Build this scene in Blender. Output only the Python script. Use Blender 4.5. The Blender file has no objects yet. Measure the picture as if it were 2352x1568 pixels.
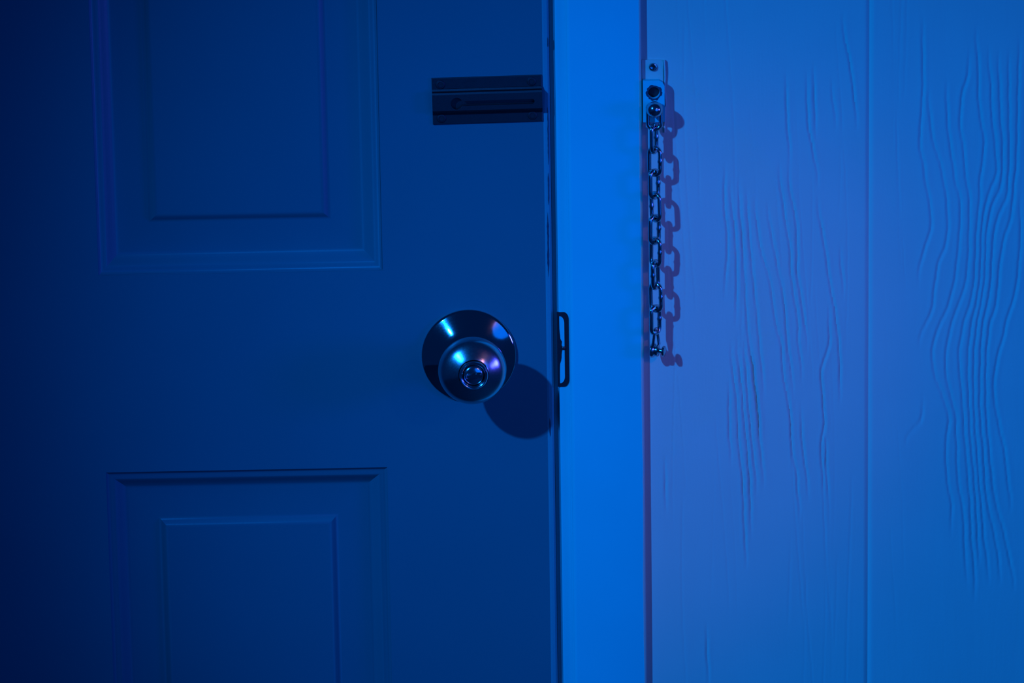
import bpy, bmesh, math, random
import numpy as np
from mathutils import Vector, Matrix

random.seed(7)
rng = np.random.default_rng(7)
scene = bpy.context.scene
C = scene.collection

# ------------------------------------------------------------------ camera
fwd = Vector((0.012, 1.0, -0.24)).normalized()
DIST = 3.255
right0 = fwd.cross(Vector((0, 0, 1))).normalized()
up0 = right0.cross(fwd)
a = math.radians(0.9)
cr = right0 * math.cos(a) - up0 * math.sin(a)
cu = up0 * math.cos(a) + right0 * math.sin(a)
cam_pos = Vector((0, 0, 1.0)) - fwd * DIST
cd = bpy.data.cameras.new('camera')
cd.sensor_width = 36.0
cd.lens = 10500.0 / 2352.0 * 36.0
cd.clip_start = 0.05
cam = bpy.data.objects.new('camera', cd)
C.objects.link(cam)
cam.matrix_world = Matrix(((cr.x, cu.x, -fwd.x, cam_pos.x),
                           (cr.y, cu.y, -fwd.y, cam_pos.y),
                           (cr.z, cu.z, -fwd.z, cam_pos.z),
                           (0, 0, 0, 1)))
scene.camera = cam

# ------------------------------------------------------------------ world, lights, exposure
w = bpy.data.worlds.new('dark_room')
scene.world = w
w.use_nodes = True
bg = w.node_tree.nodes['Background']
bg.inputs[0].default_value = (0.0, 0.15, 1.0, 1)
bg.inputs[1].default_value = 0.072


def aim(o, target):
    d = Vector(target) - o.location
    o.rotation_euler = d.to_track_quat('-Z', 'Y').to_euler()


def spot(name, loc, target, color, energy, angle, blend, size):
    l = bpy.data.lights.new(name, 'SPOT')
    l.color = color
    l.energy = energy
    l.spot_size = math.radians(angle)
    l.spot_blend = blend
    l.shadow_soft_size = size
    o = bpy.data.objects.new(name, l)
    C.objects.link(o)
    o.location = loc
    aim(o, target)
    return o


def area(name, loc, target, color, energy, sx):
    l = bpy.data.lights.new(name, 'AREA')
    l.shape = 'DISK'
    l.size = sx
    l.color = color
    l.energy = energy
    o = bpy.data.objects.new(name, l)
    C.objects.link(o)
    o.location = loc
    aim(o, target)
    return o


# blue stage-like lamp up to the left of the knob, wider blue lamp and a small warm lamp to the right
spot('blue_key_lamp', (-1.133, -1.50, 2.105), (0.38, 0.0, 0.76), (0.005, 0.220, 1.0), 188.0, 33.5, 1.0, 0.028)
area('blue_side_lamp', (1.25, -2.2, 1.40), (0.10, 0.0, 1.0), (0.0, 0.15, 1.0), 11.0, 1.7)
spot('violet_side_lamp', (1.75, -0.85, 1.25), (-0.28, 0.0, 1.02), (0.055, 0.07, 1.0), 42.0, 25.0, 1.0, 0.20)
spot('warm_side_lamp', (0.75, -1.15, 1.60), (0.09, 0.0, 0.97), (1.0, 0.40, 0.30), 2.6, 19.0, 1.0, 0.05)

vs = scene.view_settings
vs.view_transform = 'Standard'
vs.look = 'None'
vs.exposure = 0.0
vs.gamma = 1.0
vs.use_curve_mapping = False


# ------------------------------------------------------------------ materials
def paint(name, col, rough=0.5, spec=0.35, bump=0.06, scale=420.0, mottled=0.05):
    m = bpy.data.materials.new(name)
    m.use_nodes = True
    nt = m.node_tree
    b = nt.nodes['Principled BSDF']
    tc = nt.nodes.new('ShaderNodeTexCoord')
    n1 = nt.nodes.new('ShaderNodeTexNoise')
    n1.inputs['Scale'].default_value = scale
    n1.inputs['Detail'].default_value = 4
    n2 = nt.nodes.new('ShaderNodeTexNoise')
    n2.inputs['Scale'].default_value = 14
    n2.inputs['Detail'].default_value = 5
    nt.links.new(tc.outputs['Object'], n1.inputs['Vector'])
    nt.links.new(tc.outputs['Object'], n2.inputs['Vector'])
    mp = nt.nodes.new('ShaderNodeMapRange')
    mp.inputs[3].default_value = 1.0 - mottled
    mp.inputs[4].default_value = 1.0 + mottled
    nt.links.new(n2.outputs[0], mp.inputs[0])
    vm = nt.nodes.new('ShaderNodeVectorMath')
    vm.operation = 'SCALE'
    vm.inputs[0].default_value = col
    nt.links.new(mp.outputs[0], vm.inputs['Scale'])
    nt.links.new(vm.outputs[0], b.inputs['Base Color'])
    bp = nt.nodes.new('ShaderNodeBump')
    bp.inputs['Strength'].default_value = bump
    bp.inputs['Distance'].default_value = 0.001
    nt.links.new(n1.outputs[0], bp.inputs['Height'])
    nt.links.new(bp.outputs[0], b.inputs['Normal'])
    b.inputs['Roughness'].default_value = rough
    b.inputs['Specular IOR Level'].default_value = spec
    return m


def metal(name, col, rough, brushed=0.0, scale=900.0, var=0.05):
    m = bpy.data.materials.new(name)
    m.use_nodes = True
    nt = m.node_tree
    b = nt.nodes['Principled BSDF']
    b.inputs['Base Color'].default_value = (*col, 1)
    b.inputs['Metallic'].default_value = 1.0
    tc = nt.nodes.new('ShaderNodeTexCoord')
    n = nt.nodes.new('ShaderNodeTexNoise')
    n.inputs['Scale'].default_value = scale
    n.inputs['Detail'].default_value = 3
    nt.links.new(tc.outputs['Object'], n.inputs['Vector'])
    mp = nt.nodes.new('ShaderNodeMapRange')
    mp.inputs[3].default_value = max(0.02, rough - var)
    mp.inputs[4].default_value = rough + var
    nt.links.new(n.outputs[0], mp.inputs[0])
    nt.links.new(mp.outputs[0], b.inputs['Roughness'])
    if brushed > 0:
        bp = nt.nodes.new('ShaderNodeBump')
        bp.inputs['Strength'].default_value = brushed
        bp.inputs['Distance'].default_value = 0.0005
        nt.links.new(n.outputs[0], bp.inputs['Height'])
        nt.links.new(bp.outputs[0], b.inputs['Normal'])
    return m


M = {}
M['door'] = paint('dark_blue_door_paint', (0.006, 0.208, 0.240), 0.38, 0.5, 0.05)
M['door_edge'] = paint('lit_edge_paint', (0.02, 0.36, 0.40), 0.5, 0.3, 0.10)  # lighter tone stands in for light on the bevelled door edge
M['trim'] = paint('light_blue_trim_paint', (0.006, 0.76, 0.765), 0.55, 0.12, 0.04)
M['chip'] = paint('chipped_dark_wood', (0.02, 0.07, 0.11), 0.8, 0.1, 0.1)
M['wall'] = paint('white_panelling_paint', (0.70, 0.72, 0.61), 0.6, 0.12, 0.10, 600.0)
nt = M['wall'].node_tree
fib = nt.nodes.new('ShaderNodeTexNoise')
fib.inputs['Scale'].default_value = 1.0
fib.inputs['Detail'].default_value = 4
fmap = nt.nodes.new('ShaderNodeMapping')
fmap.inputs['Scale'].default_value = (330, 330, 24)
nt.links.new(nt.nodes['Texture Coordinate'].outputs['Object'], fmap.inputs['Vector'])
nt.links.new(fmap.outputs[0], fib.inputs['Vector'])
fb = nt.nodes.new('ShaderNodeBump')
fb.inputs['Strength'].default_value = 0.16
fb.inputs['Distance'].default_value = 0.001
nt.links.new(fib.outputs[0], fb.inputs['Height'])
nt.links.new(nt.nodes['Bump'].outputs[0], fb.inputs['Normal'])
nt.links.new(fb.outputs[0], nt.nodes['Principled BSDF'].inputs['Normal'])
M['board'] = paint('hardboard_backing', (0.30, 0.24, 0.18), 0.85, 0.1)
M['floor'] = paint('grey_floor_vinyl', (0.25, 0.26, 0.28), 0.6, 0.3)
M['knob'] = metal('satin_nickel', (0.62, 0.60, 0.58), 0.21)
M['rose'] = metal('polished_nickel', (0.55, 0.54, 0.53), 0.07, var=0.02)
M['chrome'] = metal('worn_chrome', (0.55, 0.56, 0.58), 0.16)
M['track'] = metal('dark_plated_metal', (0.13, 0.13, 0.14), 0.38)
M['steel'] = metal('dull_dark_steel', (0.08, 0.08, 0.09), 0.5)


# ------------------------------------------------------------------ mesh helpers (all in world metres)
def link_mesh(name, verts, faces, mat, parent=None, smooth=None, kind=None):
    v = np.asarray(verts, dtype=np.float64)
    lo, hi = v.min(0), v.max(0)
    c = (lo + hi) / 2
    me = bpy.data.meshes.new(name)
    me.from_pydata((v - c).tolist(), [], faces)
    me.validate()
    bm = bmesh.new()
    bm.from_mesh(me)
    bmesh.ops.recalc_face_normals(bm, faces=bm.faces)
    bm.to_mesh(me)
    bm.free()
    me.materials.append(mat)
    if smooth is not None:
        me.shade_smooth()
        me.set_sharp_from_angle(angle=math.radians(smooth))
    o = bpy.data.objects.new(name, me)
    C.objects.link(o)
    place(o, c, parent)
    if kind:
        o['kind'] = kind
    return o


def world_loc(o):
    p = Vector((0, 0, 0))
    while o is not None:
        p += o.location
        o = o.parent
    return p


def place(o, c, parent):
    o.location = Vector(c)
    if parent is not None:
        o.parent = parent
        o.location = Vector(c) - world_loc(parent)


def empty(name, loc):
    o = bpy.data.objects.new(name, None)
    o.empty_display_size = 0.02
    C.objects.link(o)
    o.location = loc
    return o


def tag(o, label=None, category=None, kind=None, group=None):
    if label:
        o['label'] = label
    if category:
        o['category'] = category
    if kind:
        o['kind'] = kind
    if group:
        o['group'] = group
    return o


class MB:
    def __init__(self):
        self.v = []
        self.f = []

    def add(self, v, f):
        n = len(self.v)
        self.v += [tuple(p) for p in v]
        self.f += [tuple(i + n for i in q) for q in f]
        return self

    def box(self, x0, x1, y0, y1, z0, z1, ch=0.0):
        """box, optional chamfer on the edges of the front (low y) face"""
        if ch <= 0:
            v = [(x, y, z) for y in (y0, y1) for z in (z0, z1) for x in (x0, x1)]
            f = [(0, 1, 3, 2), (4, 6, 7, 5), (0, 4, 5, 1), (2, 3, 7, 6), (0, 2, 6, 4), (1, 5, 7, 3)]
            return self.add(v, f)
        v, f = [], []
        rings = [(ch, y0), (ch * 0.3, y0 + ch * 0.3), (0, y0 + ch), (0, y1)]
        for (i, y) in rings:
            v += [(x0 + i, y, z0 + i), (x1 - i, y, z0 + i), (x1 - i, y, z1 - i), (x0 + i, y, z1 - i)]
        f.append((0, 1, 2, 3))
        n = len(rings)
        for k in range(n - 1):
            for j in range(4):
                p, q = k * 4 + j, k * 4 + (j + 1) % 4
                f.append((p, q, q + 4, p + 4))
        f.append(tuple((n - 1) * 4 + j for j in (3, 2, 1, 0)))
        return self.add(v, f)

    def lathe(self, prof, origin, axis, seg=48, cap0=True, cap1=True, ref=(0, 0, 1)):
        """prof: (radius, height along axis)"""
        ax = Vector(axis).normalized()
        e1 = Vector(ref).cross(ax)
        if e1.length < 1e-4:
            e1 = Vector((1, 0, 0)).cross(ax)
        e1.normalize()
        e2 = ax.cross(e1)
        o = Vector(origin)
        v, f = [], []
        for (r, h) in prof:
            for k in range(seg):
                t = 2 * math.pi * k / seg
                v.append(o + ax * h + (e1 * math.cos(t) + e2 * math.sin(t)) * r)
        for i in range(len(prof) - 1):
            for k in range(seg):
                k2 = (k + 1) % seg
                f.append((i * seg + k, i * seg + k2, (i + 1) * seg + k2, (i + 1) * seg + k))
        if cap0:
            f.append(tuple(range(seg - 1, -1, -1)))
        if cap1:
            f.append(tuple((len(prof) - 1) * seg + k for k in range(seg)))
        return self.add(v, f)

    def tube(self, pts, rad, seg=14, closed=False, radii=None):
        P = [Vector(p) for p in pts]
        n = len(P)
        v, f = [], []
        nrm = None
        for i in range(n):
            if closed:
                t = (P[(i + 1) % n] - P[i - 1]).normalized()
            else:
                t = (P[min(i + 1, n - 1)] - P[max(i - 1, 0)]).normalized()
            if nrm is None:
                nrm = t.orthogonal().normalized()
            nrm = (nrm - t * nrm.dot(t)).normalized()
            b = t.cross(nrm)
            r = radii[i] if radii else rad
            for k in range(seg):
                q = 2 * math.pi * k / seg
                v.append(P[i] + (nrm * math.cos(q) + b * math.sin(q)) * r)
        m = n if closed else n - 1
        for i in range(m):
            j = (i + 1) % n
            for k in range(seg):
                k2 = (k + 1) % seg
                f.append((i * seg + k, i * seg + k2, j * seg + k2, j * seg + k))
        if not closed:
            f.append(tuple(range(seg - 1, -1, -1)))
            f.append(tuple((n - 1) * seg + k for k in range(seg)))
        return self.add(v, f)

    def prism(self, poly, y0, y1):
        """closed x,z polygon between two y depths (y0 is the front)"""
        n = len(poly)
        v = [(x, y0, z) for x, z in poly] + [(x, y1, z) for x, z in poly]
        f = [tuple(range(n)), tuple(range(2 * n - 1, n - 1, -1))]
        f += [(i, (i + 1) % n, (i + 1) % n + n, i + n) for i in range(n)]
        return self.add(v, f)

    def build(self, name, mat, parent=None, smooth=None, kind=None):
        return link_mesh(name, self.v, self.f, mat, parent, smooth, kind)


def plate_with_hole(outer, inner, y0, y1):
    """flat plate (x,z loops) with a through hole, front at y0, back at y1 -> verts, faces"""
    bm = bmesh.new()
    edges = []
    for loop in (outer, inner):
        vs_ = [bm.verts.new((x, y0, z)) for x, z in loop]
        for i in range(len(vs_)):
            edges.append(bm.edges.new((vs_[i], vs_[(i + 1) % len(vs_)])))
    bmesh.ops.triangle_fill(bm, use_beauty=True, use_dissolve=False, edges=edges)
    fs = list(bm.faces)
    r = bmesh.ops.extrude_face_region(bm, geom=fs)
    for e in r['geom']:
        if isinstance(e, bmesh.types.BMVert):
            e.co.y = y1
    bm.verts.index_update()
    v = [tuple(p.co) for p in bm.verts]
    f = [tuple(p.index for p in q.verts) for q in bm.faces]
    bm.free()
    return v, f


def circle(cx, cz, r, n=32, rx=None):
    return [(cx + (rx or r) * math.cos(2 * math.pi * k / n), cz + r * math.sin(2 * math.pi * k / n)) for k in range(n)]


# ------------------------------------------------------------------ the setting: walls, floor
DOOR_L, DOOR_R, DOOR_TOP = -0.7327, 0.0293, 2.045
JAMB_L, JAMB_R = DOOR_L - 0.004, 0.0333
CAS_IN, CAS_OUT = 0.0412, 0.0935          # right casing
ROOM_TOP, X0, X1 = 2.44, -2.0, 1.75
Y_WALL = 0.004                            # face of the studs behind the panelling

# embossed grain lines of the hardboard, (strength class, "x,z x,z ..." in millimetres)
GRAIN = [
    (2, '289.6,1045.2 291.9,1053.3 294.2,1063.7 298.1,1072.5 298.8,1079.8 298.4,1089.4 296.7,1099.9 293.9,1113.6 293.5,1116.6 293.1,1125.4 289.9,1135 292.4,1177.2 291.7,1218.3'),
    (2, '290.6,999.8 294.5,1005.4 298.4,1013.5 300.4,1020.7 301.1,1033.7 303,1045 304.1,1054.7 308.4,1060.2 309.9,1069.1 310.7,1077.1 310.2,1087.6 309.3,1101.2 306.9,1113.3 306.3,1116.4 304,1127.6 299.2,1139.7 298,1153.2 296,1166.8'),
    (2, '314.2,860.6 315.3,870.5 313.7,878.8 311.2,892.1 310.3,907 310.2,921 311.7,930 312.5,936.6 310.8,944.8 306.8,956.4 302.7,967.1 300.3,976.9 299.8,986.7 300.2,989.8 302.5,1000.4 306.4,1009.2 310.3,1017.3 314.2,1031 316.4,1043.1 317.5,1055.2 318.6,1067.3 319.2,1079.4 319.6,1092.2 318.4,1101.1 315.2,1110.8 314.3,1121 312.2,1133 310.2,1146.6 309.3,1162.6 308.8,1174.5'),
    (2, '325.7,823.5 324.4,836.9 323.9,853.5 323.4,865.2 322.5,872 320,884.5 318.3,898.6 318.2,915.1 317.3,927.4 317.6,938.1 315.6,946.4 312.3,957.9 309.8,970.2 309.4,980.8 310.1,988.2 310.5,989.6 311.2,996.1 313.6,1006.7 317.4,1018.8 322.1,1030 324.4,1043 325.4,1059.1 325.6,1079.2 325.9,1096.9 324.2,1107.4 322.6,1114.6 322.2,1120.9 321.3,1135.3 318.8,1146.5 318.4,1156.8 319.4,1167.2 320.5,1177.5 324,1184.5 324.3,1195.6'),
    (2, '331.8,811.7 331.7,823.4 330.4,836.7 329.1,846.8 328.6,861.7 328.1,875.2 326.4,890.2 325.4,906.7 323.7,921.6 322.4,943.8 321,960.2 319.3,976.6 318.8,988 319.6,989.5 320.7,998.4 323,1010.6 326.9,1021 329.2,1033.2 330.2,1046.9 330.5,1063 331.2,1079.1 333,1095.2 332.9,1110.4 335.5,1128.6 336.1,1140.6 332.8,1156.6 331.2,1172.5 331.4,1192.3 329.3,1211.3'),
    (2, '334.4,836.7 333.5,849.2 332.5,870 331.6,881.8 330.3,900 328.1,919 327.2,935.5 326.2,956 325.3,974 325.6,987.9 326,989.3 327.1,1000.7 329,1012.1 331.6,1022.6 333.5,1036.3 334.2,1050.9 334.4,1067 335.1,1081.5 337.7,1094.3 339.6,1103.1 342.7,1108.6 345,1113.4 345,1120.4 343.2,1140.5 340.7,1160.4 340.5,1179.5 338,1197'),
    (2, '341.4,823.2 340,836.6 337.9,849.1 337,865.7 335.7,877.6 333.9,894.1 333,910.7 331.3,927.2 330.3,947.7 329.8,964.1 330,986.2 330.7,994.1 331.8,1005.5 333.7,1016.8 335.9,1028.2 337.4,1042.7 337.6,1060.5 338.3,1076.6 340.6,1087 342.8,1096.6 347.5,1102.9 348.6,1110.9 348.9,1115.6 349.1,1138 347,1156.3 346.4,1176.2 345,1195.2'),
    (2, '349.8,823 348.9,832.2 346.8,844.8 344.3,857.3 340.1,875 338.3,894 337.3,914.7 335.6,929.6 334.3,947.6 334.5,968.1 334.7,987.7 334.7,989.2 335.8,1003.8 338,1016 340.7,1028.1 341.8,1042.6 342.4,1060.4 343.8,1074.9 345.3,1082.9 352.6,1098.8 353,1106.8 353.9,1128.3 353.3,1152.2 352.7,1176.1 352.5,1195.1'),
    (2, '359.9,817.8 355.7,836.2 352.3,853 346.5,873.2 344.4,885.7 342.6,902.2 340.9,918.8 339.1,939.3 338.5,963.9 338.7,986 339.8,994 340.5,1006.2 344.4,1015.8 346.2,1028 346.9,1042.5 348.7,1058.7 351,1070.7 355.2,1082.7 356.6,1094.8 357.3,1108.4 358.4,1115.4 359,1128.2 359.2,1148.1 359.3,1176 359.8,1203.7'),
    (2, '356.9,877.1 354.3,893.7 352.9,910.3 349.2,926.8 345.8,943.3 343.7,959.8 346.3,981.8 350.1,993.8 353.1,1010 358.5,1026.1 360.7,1042.3 362.4,1070.5 361.4,1090.6'),
    (2, '281.4,927.3 287.8,929.6 292.5,936.1 293.3,945.2'),
    (1, '152,1038.1 153.5,1053.2 154.1,1073.4 151.7,1098.6 152.3,1117.6'),
    (1, '159.8,1017.7 160.3,1027.8 160.4,1048.1 160,1070.3 158.1,1088.4 156.2,1103.5'),
    (1, '175.8,930.2 175.4,945.6 173,966.1 171.5,981.4 170.5,983.5 168.6,999.3 167.7,1012.5 166.7,1027.7 165.8,1048 164.9,1070.2 163,1088.3 162.1,1108.4'),
    (1, '179.4,966 178.4,976.2 176.5,993 175.1,1012.3 173.6,1029.6 171.7,1047.8 169.8,1070.1 167.9,1098.2'),
    (1, '205.2,874.9 203.7,883.2 203.2,898.8 199.7,914.3 199.2,929.7 198.2,945.1 195.3,960.6 192.8,978 192.8,992.7 189.9,1001.9 187,1017.2 185.5,1032.4 182.6,1047.6 178.6,1057.8 175.7,1076 173.3,1095.1'),
    (1, '206.7,975.7 205.2,991 203.3,996.6 204.8,1006.7 203.3,1016.9 201.3,1029.1 198.8,1047.3 198.4,1067.5 195.4,1080.7 194,1094.8 190.6,1116.9'),
    (1, '210.7,998.4 207.7,1016.8 206.2,1030 203.3,1045.2 203.3,1072.5 202.3,1087.6 198.4,1104.7 197.4,1116.7'),
    (1, '200.3,965.6 198.3,980.9 196.3,996.7 195.4,1012 193.4,1032.3 190.5,1045.5 186.6,1067.8 182.7,1088.9'),
    (1, '164.3,891.3 163.3,904.7 161.4,920.2 160.9,935.6 160,956.1 157.6,973.5 156.2,986.8'),
    (1, '169.3,894.3 168.3,904.6 167.4,920.1 165.4,940.6 164.5,958.1 162.6,973.4 160.6,990.8'),
    (1, '174.2,894.2 171.8,914.8 169.9,935.4 168.4,950.8 167.5,969.3 165.6,990.7'),
    (1, '179.2,899.2 176.8,919.9 175.4,942.5 173,965.1 170.6,990.6'),
    (1, '155.9,915.1 154.5,930.6 154.6,961.3'),
    (1, '234,959.8 234,976.2 233,996 230,1021.4 226.5,1038.7 224.5,1054.9 222,1072.1 218.1,1092.3'),
    (1, '236.4,1036.5 233.9,1056.8'),
    (1, '222.1,893.2 220.1,919 223.1,933.4 222.1,949.8 220.1,975.4 226.5,992 226,1011.4'),
    (1, '225.6,888 224.1,898.4 224.1,919'),
    (1, '211.2,888.3 209.7,900.7 207.2,919.3 206.2,939.9'),
    (1, '218.1,1117.8 215.1,1132.8 211.2,1152.8 210.2,1182.6'),
    (1, '216.6,1152.7 215.1,1187.5'),
    (1, '198.4,1133.1 196.5,1153.1 195.6,1182.9'),
    (1, '245.5,1157.2 241.5,1192 235.6,1221.7'),
    (1, '230.8,1157.4 227.8,1177.4'),
    (1, '166.5,838.3 165.1,864.3 164.7,885 164.2,900.5'),
    (1, '170.1,864.2 169.2,899.4'),
    (1, '139,749.8 138,760.4 137.6,778.2'),
    (1, '108.8,880.9 108.4,903.6'),
]


def grain_lines(x0, x1):
    """traced grain lines plus free-running ones, as (x(z) table, depth, sigma)"""
    L = []
    for k, s in GRAIN:
        p = np.array([[float(q) for q in t.split(',')] for t in s.split()]) / 1000.0
        if p[:, 0].mean() < x0 or p[:, 0].mean() > x1:
            continue
        dep, sig = (0.00090, 0.00095) if k == 2 else (0.00105, 0.00085)
        L.append((p, dep, sig))
    return L


def loose_lines(x0, x1, z0, z1, n):
    L = []
    for _ in range(n):
        zc = rng.uniform(z0, z1)
        ln = rng.uniform(0.06, 0.22)
        xc = rng.uniform(x0 + 0.012, x1 - 0.012)
        zs = np.linspace(max(z0, zc - ln / 2), min(z1, zc + ln / 2), 7)
        ph = rng.uniform(0, 6.3)
        xs = np.clip(xc + 0.004 * np.sin(zs * 14 + ph) - 0.02 * (zs - zc), x0 + .006, x1 - .006)
        L.append((np.stack([xs, zs], 1), rng.uniform(0.00015, 0.0004), rng.uniform(0.0005, 0.0009)))
    return L


def wall_panel(name, x0, x1, z0, z1, lines, parent, dx=0.0008):
    """one board of embossed hardboard: a relief grid, chamfered long edges, 4 mm thick"""
    nx = max(8, int(round((x1 - x0) / dx)) + 1)
    xs = np.linspace(x0, x1, nx)
    za = np.arange(z0, z1, 0.012)
    zb = np.arange(max(z0, 0.70), min(z1, 1.30), 0.0022) if z0 < 1.0 < z1 else np.array([])
    zs = np.unique(np.concatenate([za[(za < 0.70) | (za > 1.30)] if len(zb) else za, zb, [z0, z1]]))
    zs = zs[np.concatenate([[True], np.diff(zs) > 1e-5])]
    H = np.zeros((len(zs), nx))
    for p, dep, sig in lines:
        a_, b_ = p[0, 1], p[-1, 1]
        m = (zs > a_ - 0.012) & (zs < b_ + 0.012)
        if not m.any():
            continue
        zz = zs[m]
        xl = np.interp(zz, p[:, 1], p[:, 0])
        k = np.ones(5) / 5.0
        if len(xl) > 9:
            xp = np.pad(xl, 2, mode='edge')
            xl = np.convolve(xp, k, 'valid')
        fade = np.clip((zz - a_ + 0.012) / 0.024, 0, 1) * np.clip((b_ + 0.012 - zz) / 0.024, 0, 1)
        wob = 0.0002 * np.sin(zz * 900 + dep * 1e6) + 0.00015 * np.sin(zz * 310)
        d = xs[None, :] - (xl + wob)[:, None]
        # a sharp valley with a low swell on each side
        H[m] += (dep * fade)[:, None] * (np.exp(-(d / sig) ** 2) - 0.2 * np.exp(-((np.abs(d) - 2.4 * sig) / (1.5 * sig)) ** 2))
    # slow hand-pressed unevenness
    X, Z = np.meshgrid(xs, zs)
    H += 0.00006 * np.sin(X * 180 + 2.0 * np.sin(Z * 9)) * np.sin(Z * 21 + X * 40)
    edge = np.minimum(X - x0, x1 - X)
    H += 0.0016 * np.clip(1 - edge / 0.0030, 0, 1) ** 1.4
    n0 = len(zs) * nx
    V = np.stack([X.ravel(), H.ravel(), Z.ravel()], 1)
    i = np.arange(len(zs) - 1)[:, None] * nx + np.arange(nx - 1)[None, :]
    F = np.stack([i, i + 1, i + nx + 1, i + nx], -1).reshape(-1, 4)
    # rim down to the studs
    rim = np.concatenate([np.arange(nx), np.arange(1, len(zs)) * nx + nx - 1,
                          (len(zs) - 1) * nx + np.arange(nx - 2, -1, -1), np.arange(len(zs) - 2, 0, -1) * nx])
    back = V[rim].copy()
    back[:, 1] = Y_WALL
    nr = len(rim)
    j = np.arange(nr)
    R_ = np.stack([rim[(j + 1) % nr], rim[j], n0 + j, n0 + (j + 1) % nr], -1)
    V = np.concatenate([V, back])
    F = np.concatenate([F, R_])
    c = (V.min(0) + V.max(0)) / 2
    me = bpy.data.meshes.new(name)
    me.from_pydata((V - c).tolist(), [], F.tolist())
    me.materials.append(M['wall'])
    me.shade_smooth()
    me.set_sharp_from_angle(angle=math.radians(50))
    o = bpy.data.objects.new(name, me)
    C.objects.link(o)
    place(o, c, parent)
    return o


wr = MB().box(JAMB_R + 0.019, X1, Y_WALL, 0.10, 0, ROOM_TOP).build('wall_right', M['board'])
tag(wr, 'white wood-grain panelled wall beside the door casing', 'wall', 'structure')
GROOVE = 0.2542
PW = 0.2032
x = GROOVE - PW
k = 0
while x < X1 - 0.02:
    xa, xb = (x if k else JAMB_R + 0.019), min(x + PW, X1)
    L = grain_lines(xa, xb) if k < 2 else []
    if k == 1:
        L += loose_lines(0.36, xb, 0.02, 2.4, 26)
    if k >= 2:
        L += loose_lines(xa, xb, 0.02, 2.4, 46)
    if k < 2:
        L += loose_lines(xa + 0.05, xb, 0.02, 0.72, 14) + loose_lines(xa + 0.05, xb, 1.27, 2.4, 22)
        L += [(p, d * 0.75, s * 0.8) for p, d, s in loose_lines(max(xa, 0.10), min(xb, 0.29), 0.73, 1.26, 34 if k == 0 else 8)]
    wall_panel('wall_panel', xa, xb, 0.0, ROOM_TOP, L, wr, 0.0007 if k < 2 else 0.002)
    x += PW
    k += 1

wl = MB().box(X0, JAMB_L - 0.019, Y_WALL, 0.10, 0, ROOM_TOP).build('wall_left', M['board'])
tag(wl, 'white panelled wall on the hinge side of the door', 'wall', 'structure')
x = JAMB_L - 0.019
while x > X0 + 0.02:
    xa = max(x - PW, X0)
    wall_panel('wall_panel', xa, x, 0.0, ROOM_TOP, loose_lines(xa, x, 0.02, 2.4, 30), wl, 0.003)
    x = xa
wu = MB().box(JAMB_L - 0.019, JAMB_R + 0.019, Y_WALL, 0.10, DOOR_TOP + 0.024, ROOM_TOP).build('wall_upper', M['board'])
tag(wu, 'white panelled wall above the door head', 'wall', 'structure')
x = JAMB_R + 0.019
while x > JAMB_L - 0.018:
    xa = max(x - PW, JAMB_L - 0.019)
    wall_panel('wall_panel', xa, x, DOOR_TOP + 0.024, ROOM_TOP, loose_lines(xa, x, 2.08, 2.42, 4), wu, 0.004)
    x = xa
fl = MB().box(X0, X1, -3.9, 0.10, -0.02, 0.0).build('floor', M['floor'])
tag(fl, 'plain grey floor in front of the door', 'floor', 'structure')

# ------------------------------------------------------------------ door surround: jambs, stops, casings, strike plate
tr = empty('trim_1', ((JAMB_L + JAMB_R) / 2, 0, 0))
tag(tr, 'light blue flat door casing and jamb between door and panelled wall', 'door frame', 'structure')
Y_JAMB = -0.0022
JT = 0.019


def rounded_strip(x0, x1, y0, y1, z0, z1, r0, r1):
    """vertical board with its two long front edges rounded (r0 on the low x side, r1 on the high x side)"""
    prof = [(x0, y1)]
    for i in range(7):
        t = math.pi / 2 * i / 6
        prof.append((x0 + r0 * (1 - math.cos(t)), y0 + r0 * (1 - math.sin(t))))
    for i in range(7):
        t = math.pi / 2 * i / 6
        prof.append((x1 - r1 * (1 - math.sin(t)), y0 + r1 * (1 - math.cos(t))))
    prof.append((x1, y1))
    n = len(prof)
    v = [(px, py, z0) for px, py in prof] + [(px, py, z1) for px, py in prof]
    f = [(i, (i + 1) % n, (i + 1) % n + n, i + n) for i in range(n)]
    f += [tuple(range(n)), tuple(range(2 * n - 1, n - 1, -1))]
    return MB().add(v, f)


rounded_strip(JAMB_R, JAMB_R + JT, Y_JAMB, 0.10, 0, DOOR_TOP + 0.004, 0.0012, 0.0005).build('jamb', M['trim'], tr, 40)
rounded_strip(JAMB_L - JT, JAMB_L, Y_JAMB, 0.10, 0, DOOR_TOP + 0.004, 0.0005, 0.0012).build('jamb', M['trim'], tr, 40)
MB().box(JAMB_L - JT, JAMB_R + JT, Y_JAMB, 0.10, DOOR_TOP + 0.004, DOOR_TOP + 0.023, 0.0008).build('head_jamb', M['trim'], tr)
for xa, xb in ((JAMB_R - 0.012, JAMB_R), (JAMB_L, JAMB_L + 0.012)):
    MB().box(xa, xb, 0.0365, 0.075, 0, DOOR_TOP + 0.004, 0.001).build('door_stop', M['trim'], tr)
MB().box(JAMB_L + 0.012, JAMB_R - 0.012, 0.0365, 0.075, DOOR_TOP - 0.008, DOOR_TOP + 0.004, 0.001).build('door_stop', M['trim'], tr)
Y_CAS = -0.0062
CW = CAS_OUT - CAS_IN
rounded_strip(CAS_IN, CAS_OUT, Y_CAS, -0.0001, 0, DOOR_TOP + 0.012 + CW, 0.0028, 0.0018).build('casing', M['trim'], tr, 40)
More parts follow.
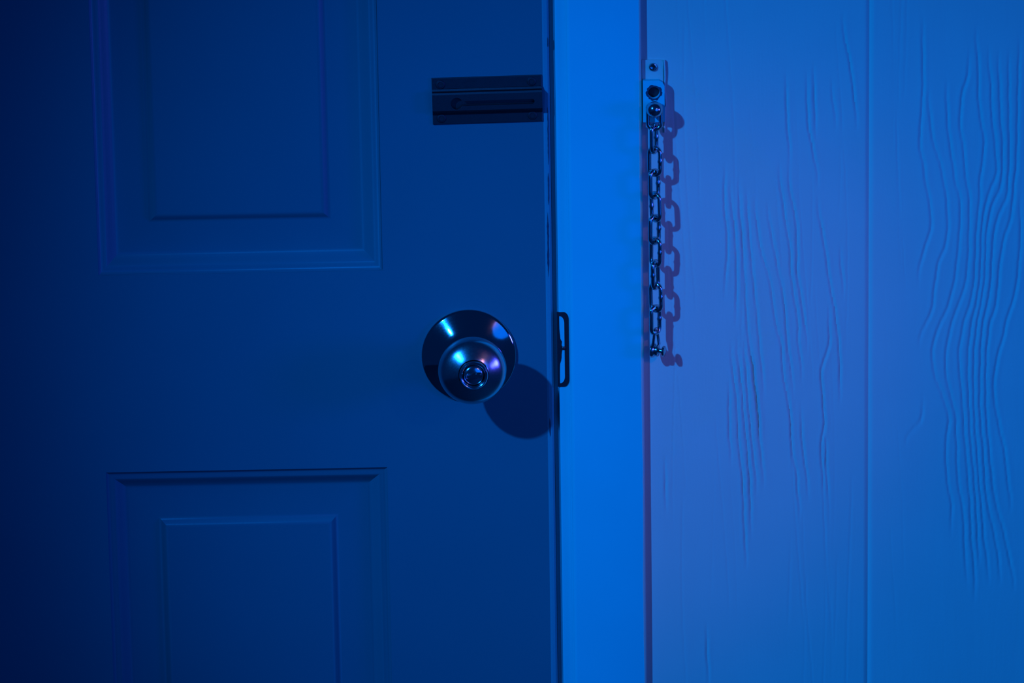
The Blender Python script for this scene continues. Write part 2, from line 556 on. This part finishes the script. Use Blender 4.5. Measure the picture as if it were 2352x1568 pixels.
rounded_strip(JAMB_L - (CAS_OUT - JAMB_R), JAMB_L - (CAS_IN - JAMB_R), Y_CAS, -0.0001, 0, DOOR_TOP + 0.012 + CW, 0.0018, 0.0028).build('casing', M['trim'], tr, 40)
MB().box(JAMB_L - (CAS_IN - JAMB_R), CAS_IN, Y_CAS, -0.0001, DOOR_TOP + 0.012, DOOR_TOP + 0.012 + CW, 0.002).build('head_casing', M['trim'], tr)

# bead in wall colour standing in for the highlight on the casing's outer corner
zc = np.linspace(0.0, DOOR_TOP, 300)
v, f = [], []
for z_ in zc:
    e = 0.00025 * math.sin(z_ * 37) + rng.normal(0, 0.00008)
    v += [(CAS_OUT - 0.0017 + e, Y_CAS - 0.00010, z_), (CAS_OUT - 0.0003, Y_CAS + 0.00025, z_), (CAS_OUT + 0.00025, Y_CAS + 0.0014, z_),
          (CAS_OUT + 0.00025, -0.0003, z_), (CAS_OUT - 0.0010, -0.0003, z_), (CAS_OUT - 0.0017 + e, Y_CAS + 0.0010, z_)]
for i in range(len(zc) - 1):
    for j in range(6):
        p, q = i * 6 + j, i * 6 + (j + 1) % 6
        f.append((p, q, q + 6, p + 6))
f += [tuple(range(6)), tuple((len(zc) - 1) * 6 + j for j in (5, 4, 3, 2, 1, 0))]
MB().add(v, f).build('edge_highlight_bead', M['wall'], tr, 60)

# strip added in the gap between door and jamb to make it less black
ws = MB().box(DOOR_R + 0.0002, JAMB_R, 0.0042, 0.0150, 0.01, DOOR_TOP, 0.0004).build('gap_fill_strip', M['door_edge'], tr)

# strike plate let into the jamb beside the latch
ZS0, ZS1 = 0.9668, 1.0214


def d_shape(x0, x1, z0, z1, r, n=9, jag=0.0):
    P = [(x0, z0)]
    for i in range(n):
        t = math.pi / 2 * i / (n - 1)
        P.append((x1 - r + r * math.sin(t), z0 + r * 1.6 * (1 - math.cos(t))))
    for i in range(n):
        t = math.pi / 2 * i / (n - 1)
        P.append((x1 - r + r * math.cos(t), z1 - r * 1.6 * (1 - math.sin(t))))
    P.append((x0, z1))
    if jag:
        zs = np.linspace(z1, z0, 22)[1:-1]
        for z in zs:
            bite = math.exp(-((z - 0.9945) / 0.0075) ** 2)
            P.append((x0 + jag * bite * (0.5 + 0.8 * random.random()), z))
    return P


sp = MB().prism(d_shape(JAMB_R - 0.0012, 0.0404, ZS0, ZS1, 0.0035), Y_JAMB - 0.0005, Y_JAMB + 0.0012).build('strike_plate', M['steel'], tr)
sp['label'] = 'dark metal strike plate with paint worn off round the latch'
MB().prism(d_shape(0.0338, 0.0373, ZS0 + 0.0028, ZS1 - 0.0030, 0.0031, jag=0.0032), Y_JAMB - 0.0010, Y_JAMB - 0.0004).build('painted_lip', M['trim'], sp)
MB().lathe([(0.0013, 0.0), (0.0013, 0.0006), (0.0008, 0.0010)], (0.0366, Y_JAMB - 0.0009, 0.9952), (0, -1, 0), 16).build('screw', M['steel'], sp, 40)


# ------------------------------------------------------------------ the door
YF = -0.0010                      # face of the door
EDGE_X = 0.0245
COLS = [(-0.6127, -0.4112), (-0.2922, -0.0907)]
ROWS = [(0.195, 0.9094), (1.0537, 1.660), (1.755, 1.925)]


def door_body():
    xs = [DOOR_L, COLS[0][0], COLS[0][1], COLS[1][0], COLS[1][1], EDGE_X]
    zs = [0.008, ROWS[0][0], ROWS[0][1], ROWS[1][0], ROWS[1][1], ROWS[2][0], ROWS[2][1], DOOR_TOP]
    mb = MB()
    v = [(x_, YF, z_) for z_ in zs for x_ in xs]
    nx_ = len(xs)
    f = []
    for j in range(len(zs) - 1):
        for i in range(nx_ - 1):
            if i in (1, 3) and j in (1, 3, 5):
                continue
            p = j * nx_ + i
            f.append((p, p + 1, p + 1 + nx_, p + nx_))
    mb.add(v, f)
    # sides and back
    yb = 0.034
    b = [(xs[0], YF, zs[0]), (xs[-1], YF, zs[0]), (xs[-1], YF, zs[-1]), (xs[0], YF, zs[-1])]
    mb.add(b + [(p[0], yb, p[2]) for p in b],
           [(0, 1, 5, 4), (1, 2, 6, 5), (2, 3, 7, 6), (3, 0, 4, 7), (4, 5, 6, 7)])
    return mb


door = door_body().build('door_1', M['door'])
tag(door, 'dark blue moulded panel door standing closed with a round metal knob', 'door', 'structure')

# moulding section: inset from the panel edge, depth below the door face (metres)
SEC = [(0.0, 0.0), (0.0005, 0.0008), (0.0014, 0.0018), (0.0024, 0.0024), (0.0038, 0.0027), (0.0054, 0.0031),
       (0.0066, 0.0039), (0.0082, 0.0054), (0.0102, 0.0073), (0.0122, 0.0087), (0.0138, 0.0094), (0.0152, 0.0096),
       (0.0220, 0.0096), (0.0358, 0.0092), (0.0370, 0.0088), (0.0386, 0.0074), (0.0404, 0.0060), (0.0420, 0.0053), (0.0434, 0.0051)]


def panel(x0, x1, z0, z1, crack):
    sec = list(SEC)
    crk = {}
    if crack:          # paint has split along the lock-side edge of the moulding
        sec = [(0.0, 0.0), (0.00012, 0.0002), (0.00050, 0.0008), (0.00065, 0.0009)] + sec[2:]
        crk = {1: 0.0012, 2: 0.0012}
    mb = MB()
    v, f = [], []
    for k_, (t, d) in enumerate(sec):
        y = YF + d
        yr = YF + crk.get(k_, d)
        v += [(x0 + t, y, z0 + t), (x1 - t, yr, z0 + t), (x1 - t, yr, z1 - t), (x0 + t, y, z1 - t)]
    n = len(sec)
    for q in range(n - 1):
        for j in range(4):
            p, p2 = q * 4 + j, q * 4 + (j + 1) % 4
            f.append((p, p2, p2 + 4, p + 4))
    f.append(tuple((n - 1) * 4 + j for j in range(4)))
    mb.add(v, f)
    return mb


for (ca, cb) in COLS:
    for ri, (ra, rb) in enumerate(ROWS):
        o = panel(ca, cb, ra, rb, ri == 1).build('raised_panel', M['door'], door, 28)

# lock stile edge: chipped, uneven strip, its lighter paint standing in for light on the bevel
zz = np.linspace(0.008, DOOR_TOP, 420)
lx = EDGE_X + 0.0012 + 0.0005 * np.sin(zz * 2.1 + 0.6) + np.cumsum(rng.normal(0, 0.00003, len(zz))) * 0.25 + rng.normal(0, 0.00011, len(zz))
v, f = [], []
for z_, l_ in zip(zz, lx):
    v += [(EDGE_X, YF, z_), (l_, YF - 0.00022, z_), (DOOR_R - 0.0014, YF - 0.0001, z_), (DOOR_R, YF + 0.0012, z_), (DOOR_R, 0.034, z_), (EDGE_X, 0.034, z_)]
for i in range(len(zz) - 1):
    for j in range(6):
        p, q = i * 6 + j, i * 6 + (j + 1) % 6
        f.append((p, q, q + 6, p + 6))
f += [tuple(range(6)), tuple((len(zz) - 1) * 6 + j for j in (5, 4, 3, 2, 1, 0))]
es = MB().add(v, f).build('edge_strip', M['door_edge'], door)
es['label'] = 'scuffed strip along the door edge, painted lighter for light on its bevel'
for z0, z1, xc, wd in ((1.128, 1.169, 0.0277, 0.0008), (1.099, 1.122, 0.0274, 0.0009), (1.047, 1.0935, 0.0266, 0.0013),
                       (0.930, 0.9435, 0.0262, 0.0009), (1.212, 1.219, 0.0284, 0.0007)):
    n = max(6, int((z1 - z0) / 0.0016))
    zs = np.linspace(z0, z1, n)
    L_, R_ = [], []
    for i, z_ in enumerate(zs):
        e = min(1.0, 5.0 * min(i + 0.2, n - 1 - i + 0.2) / n)
        L_.append((xc - wd * e * random.uniform(0.25, 0.62), z_))
        R_.append((xc + wd * e * random.uniform(0.35, 0.60), z_))
    MB().prism(L_ + R_[::-1], YF - 0.00034, YF - 0.00005).build('paint_chip', M['chip'], es)

# ------------------------------------------------------------------ door knob (part of the door)
KX, KZ = -0.0309, 0.9907
KO = (KX, YF, KZ)
AX = Vector((0.050, -1.0, 0.0)).normalized()      # the worn knob sits a little askew on its spindle
grip = [(0.0122, 0.0180), (0.0124, 0.0230), (0.0132, 0.0262), (0.0152, 0.0295), (0.0182, 0.0330), (0.0212, 0.0368),
        (0.0232, 0.0402), (0.0240, 0.0430), (0.0242, 0.0450), (0.0240, 0.0472), (0.0232, 0.0496), (0.0218, 0.0518), (0.0200, 0.0536),
        (0.0180, 0.0549), (0.0160, 0.0561), (0.0140, 0.0572), (0.0122, 0.0582), (0.0110, 0.0587), (0.0106, 0.0584), (0.0103, 0.0560)]
kb = MB().lathe(grip, KO, AX, 72).build('door_knob', M['knob'], door, 30)
kb['label'] = 'round satin metal door knob with a turn button in its centre'
rose = [(0.0336, 0.0), (0.0338, 0.0012), (0.0336, 0.0024), (0.0330, 0.0031), (0.0320, 0.0036), (0.0300, 0.0046), (0.0270, 0.0061),
        (0.0240, 0.00765), (0.0210, 0.0093), (0.0185, 0.01075), (0.0168, 0.0121), (0.0156, 0.0138), (0.0149, 0.0160), (0.0146, 0.0195), (0.0128, 0.0200)]
MB().lathe(rose, (KX, YF + 0.0002, KZ), (0, -1, 0), 72).build('rose', M['rose'], kb, 30)
ring = [(0.0102, 0.0570), (0.0102, 0.0602), (0.0099, 0.0612), (0.0092, 0.0617), (0.0084, 0.0615), (0.0078, 0.0607), (0.0075, 0.0590), (0.0074, 0.0570)]
MB().lathe(ring, KO, AX, 48, False, False).build('button_ring', M['chrome'], kb, 45)
# turn button: shallow dome with a thumb bar across it
tb = MB().lathe([(0.0073, 0.0565), (0.0073, 0.0590), (0.0066, 0.0600), (0.0050, 0.0606), (0.0025, 0.0609), (0.0004, 0.0610)], KO, AX, 36)
bar = []
c0 = Vector(KO) + AX * 0.0600
ex = Vector((1, 0.05, 0.10)).normalized()
ez = AX.cross(ex).normalized()
if ez.z < 0:
    ez = -ez
rows_ = [(0.0, 0.0058, 0.0021), (0.0022, 0.0056, 0.0019), (0.0032, 0.0050, 0.0013)]
bv, bf = [], []
for (h, hx, hz) in rows_:
    loop = []
    for i in range(20):
        t = 2 * math.pi * i / 20
        cx_, sx_ = math.cos(t), math.sin(t)
        px = math.copysign(abs(cx_) ** 0.45, cx_) * hx
        pz = math.copysign(abs(sx_) ** 0.6, sx_) * hz
        loop.append(c0 + ex * px + ez * pz + AX * h)
    bv += loop
for q in range(len(rows_) - 1):
    for i in range(20):
        i2 = (i + 1) % 20
        bf.append((q * 20 + i, q * 20 + i2, (q + 1) * 20 + i2, (q + 1) * 20 + i))
bf.append(tuple(range(19, -1, -1)))
bf.append(tuple(2 * 20 + i for i in range(20)))
tb.add(bv, bf)
tb.build('turn_button', M['chrome'], kb, 35)

# ------------------------------------------------------------------ slide track of the door chain, screwed to the door
TC = (-0.0148, 1.1754)
TA = math.radians(0.75)


def trk(pts):
    """local (u along track, y, w up) in metres -> world"""
    ca, sa = math.cos(TA), math.sin(TA)
    return [(TC[0] + u * ca - w_ * sa, YF + y, TC[1] + u * sa + w_ * ca) for (u, y, w_) in pts]


HU, HW = 0.0386, 0.0166
base = MB().box(-HU, HU, -0.0014, 0.0, -HW, HW, 0.0004)
base.v = trk(base.v)
tk = base.build('chain_track', M['track'], door)
tk['label'] = 'dark metal slide track for the door chain with a keyhole slot'
# raised channel: front plate with a keyhole slot, folded sides
ku, kr, sl, se = -0.0215, 0.0042, 0.0017, 0.0315
hole = []
for i in range(25):
    t = math.asin(sl / kr) + (2 * math.pi - 2 * math.asin(sl / kr)) * i / 24
    hole.append((ku + kr * math.cos(t), kr * math.sin(t)))
for i in range(9):
    t = -math.pi / 2 + math.pi * i / 8
    hole.append((se + sl * math.cos(t), sl * math.sin(t)))
CT, CB_, CY = 0.0052, -0.0062, -0.0062
hole = [(u, q - 0.0012) for u, q in hole]
pv, pf = plate_with_hole([(-HU, CB_), (HU, CB_), (HU, CT), (-HU, CT)], hole, CY, CY + 0.0013)
ch = MB().add(trk(pv), pf)
for (w0, sg) in ((CT, 1.0), (CB_, -1.0)):
    # folded wall from the channel face down to the base plate: bevel, steep side, small fillet
    prof = [(w0, CY), (w0 + sg * 0.0013, CY + 0.00055), (w0 + sg * 0.0017, CY + 0.0016), (w0 + sg * 0.0020, -0.0026),
            (w0 + sg * 0.0034, -0.0020), (w0 + sg * 0.0036, -0.00145), (w0 - sg * 0.0010, -0.00145), (w0 - sg * 0.0010, CY + 0.0013)]
    n = len(prof)
    s = [(-HU, y_, w_) for w_, y_ in prof] + [(HU, y_, w_) for w_, y_ in prof]
    ch.add(trk(s), [(q, (q + 1) % n, (q + 1) % n + n, q + n) for q in range(n)] + [tuple(range(n)), tuple(range(2 * n - 1, n - 1, -1))])
ch.build('channel', M['track'], tk)
for (u, w_) in ((-0.0325, 0.0118), (0.0315, 0.0122), (-0.0325, -0.0122), (0.0315, -0.0120)):
    p = trk([(u, -0.0014, w_)])[0]
    s = MB().lathe([(0.0032, 0.0), (0.0032, 0.0004), (0.0029, 0.0007), (0.0020, 0.0008), (0.0019, 0.0003), (0.0003, 0.0003)], p, (0, -1, 0), 20)
    s.build('screw', M['steel'], tk, 30)

# ------------------------------------------------------------------ door chain: anchor on the wall, nine links, end button
dc = empty('door_chain', (0.1022, 0, 1.178))
tag(dc, 'chrome security chain hanging from its anchor plate on the white panelled wall', 'door chain')
YP = -0.0002
ap = MB().prism([(0.0942, 1.1535), (0.1090, 1.1535), (0.1092, 1.2005), (0.1080, 1.2014), (0.0942, 1.2016)], YP - 0.0015, YP).build('anchor_plate', M['wall'], dc)
ap['label'] = 'painted-over anchor plate'
blk_out = [(0.0945, 1.1585), (0.1096, 1.1585), (0.1096, 1.1840), (0.1082, 1.1868), (0.1060, 1.1880), (0.0945, 1.1880)]
blk_out = [(px, pz) for px, pz in blk_out]
pv, pf = plate_with_hole(blk_out, circle(0.1022, 1.1795, 0.0041, 28), -0.0088, YP - 0.0016)
MB().add(pv, pf).build('anchor_block', M['trim'], dc)
MB().lathe([(0.0040, 0.0), (0.0039, 0.0010), (0.0030, 0.0016), (0.0004, 0.0018)], (0.1022, YP - 0.0018, 1.1795), (0, -1, 0), 24).build('sunk_screw', M['steel'], dc, 40)
# worn collar round the hole
v, f = [], []
for i in range(36):
    t = 2 * math.pi * i / 36
    for r in (0.00415, 0.0049 + 0.0011 * random.random()):
        v.append((0.1022 + r * math.cos(t), -0.0089, 1.1795 + r * math.sin(t)))
        v.append((0.1022 + r * math.cos(t), -0.0087, 1.1795 + r * math.sin(t)))
for i in range(36):
    p, q = i * 4, ((i + 1) % 36) * 4
    f += [(p, q, q + 2, p + 2), (p + 1, p + 3, q + 3, q + 1), (p, p + 1, q + 1, q), (p + 2, q + 2, q + 3, p + 3)]
MB().add(v, f).build('worn_collar', M['chip'], dc)
MB().lathe([(0.0030, 0.0), (0.0030, 0.0008), (0.0026, 0.0015), (0.0020, 0.0017), (0.0016, 0.0012), (0.0003, 0.0010)], (0.1019, YP - 0.0015, 1.1966), (0, -1, 0), 28).build('screw', M['chrome'], dc, 40)
# ridge of wall paint built up along the plate
zz = np.linspace(1.1495, 1.2012, 60)
v, f = [], []
for z_ in zz:
    xc = 0.1101 + 0.00025 * math.sin(z_ * 260) + random.uniform(-0.0001, 0.0001) + (0.0006 if 1.168 < z_ < 1.178 else 0)
    h = 0.0022 + 0.0004 * math.sin(z_ * 190)
    v += [(xc - 0.0007, YP + 0.0001, z_), (xc - 0.0004, YP - h, z_), (xc + 0.0003, YP - h, z_), (xc + 0.0010, YP + 0.0001, z_)]
for i in range(len(zz) - 1):
    for j in range(4):
        p, q = i * 4 + j, i * 4 + (j + 1) % 4
        f.append((p, q, q + 4, p + 4))
f += [(0, 1, 2, 3), tuple((len(zz) - 1) * 4 + j for j in (3, 2, 1, 0))]
MB().add(v, f).build('paint_ridge', M['wall'], dc, 60)
# ball-headed pivot pin
BX, BZ = 0.1022, 1.1690
bp_ = [(0.0026, -0.0080), (0.0026, -0.0045)]
for i in range(3, 25):
    t = math.pi * i / 24
    bp_.append((0.0058 * math.sin(t) + 1e-5, -0.0058 * math.cos(t)))
MB().lathe(bp_, (BX, -0.0168, BZ), (0, -1, 0), 36).build('ball_pin', M['chrome'], dc, 40)
# U-shaped shackle
WR = 0.00155
U = []
hw = 0.0045
zb = 1.1541 + hw
for z_ in np.linspace(1.1695, zb, 8):
    U.append((BX - hw, -0.0125, z_))
for i in range(1, 12):
    t = math.pi * i / 12
    U.append((BX - hw * math.cos(t), -0.0125, zb - hw * math.sin(t)))
for z_ in np.linspace(zb, 1.1695, 8):
    U.append((BX + hw, -0.0125, z_))
for i in range(1, 10):      # closed over the pin
    t = math.pi * i / 10
    U.append((BX + hw * math.cos(t), -0.0125, 1.1695 + 0.0030 * math.sin(t)))
MB().tube(U, WR, 12, True).build('shackle', M['chrome'], dc, 60)


def link_points(lc, wc, n=14):
    h = (lc - wc) / 2
    r = wc / 2
    P = []
    for i in range(n + 1):
        t = math.pi * i / n
        P.append((r * math.cos(t), h + r * math.sin(t)))
    for s in np.linspace(h, -h, 9)[1:-1]:
        P.append((-r, s))
    for i in range(n + 1):
        t = math.pi + math.pi * i / n
        P.append((r * math.cos(t), -h + r * math.sin(t)))
    for s in np.linspace(-h, h, 9)[1:-1]:
        P.append((r, s))
    return P


PITCH = 0.01634
LC, WC = PITCH + 2 * WR + 0.0002, 0.0084
LP = link_points(LC, WC)
rad = [WR + (0.00045 if abs(q) < 0.0007 and p > 0 else 0.0) for p, q in LP]      # weld bead on one side
ANG = [64, -28, 47, -50, 42, -46, 62, -34, 44]
z_ = 1.1541 + 2 * WR + 0.0002 - LC / 2
me_link = None
for i, ang in enumerate(ANG):
    cx_ = 0.10205 + (0.0003 if i % 2 else -0.0002)
    if me_link is None:
        lk = MB().tube([(p, 0, q) for p, q in LP], WR, 12, True, rad).build('chain_link', M['chrome'], dc, 60)
        me_link = lk.data
    else:
        lk = bpy.data.objects.new('chain_link', me_link)
        C.objects.link(lk)
        lk.parent = dc
    lk.location = Vector((cx_, -0.0125, z_)) - world_loc(dc)
    lk.rotation_euler = (0, math.radians(random.uniform(-2, 2)), math.radians(ang) + (math.pi if i in (3, 6) else 0))
    z_ -= PITCH
last_bottom = z_ + PITCH - LC / 2
# end fitting: eye on the last link, wedge-shaped tongue, button that runs in the track
eye = []
ez0 = last_bottom + 2 * WR + 0.0002
for i in range(13):
    t = math.pi * i / 12
    eye.append((0.1019 + 0.0012 * math.cos(t), -0.0125 + 0.0030 * math.cos(t), ez0 - 0.0028 + 0.0028 * math.sin(t)))
eye = [(eye[0][0] + 0.0012, eye[0][1] - 0.0006, ez0 - 0.0120)] + eye + [(eye[-1][0] - 0.0010, eye[-1][1] + 0.0006, ez0 - 0.0120)]
ef = MB().tube(eye, 0.0011, 12).build('end_fitting', M['chrome'], dc, 60)
ef['label'] = 'end fitting with a round button'
EO = Vector((0.0986, -0.0105, ez0 - 0.0158))
EA = Vector((1, -0.35, -0.05)).normalized()
stud = [(0.0004, 0.0), (0.0048, 0.0002), (0.0055, 0.0008), (0.0055, 0.0018), (0.0050, 0.0026), (0.0040, 0.0032), (0.0044, 0.0042), (0.0042, 0.0054),
        (0.0024, 0.0060), (0.0017, 0.0066), (0.0017, 0.0080), (0.0034, 0.0084), (0.0039, 0.0090), (0.0037, 0.0102), (0.0004, 0.0108)]
MB().lathe(stud, EO, EA, 28).build('button', M['chrome'], ef, 40)
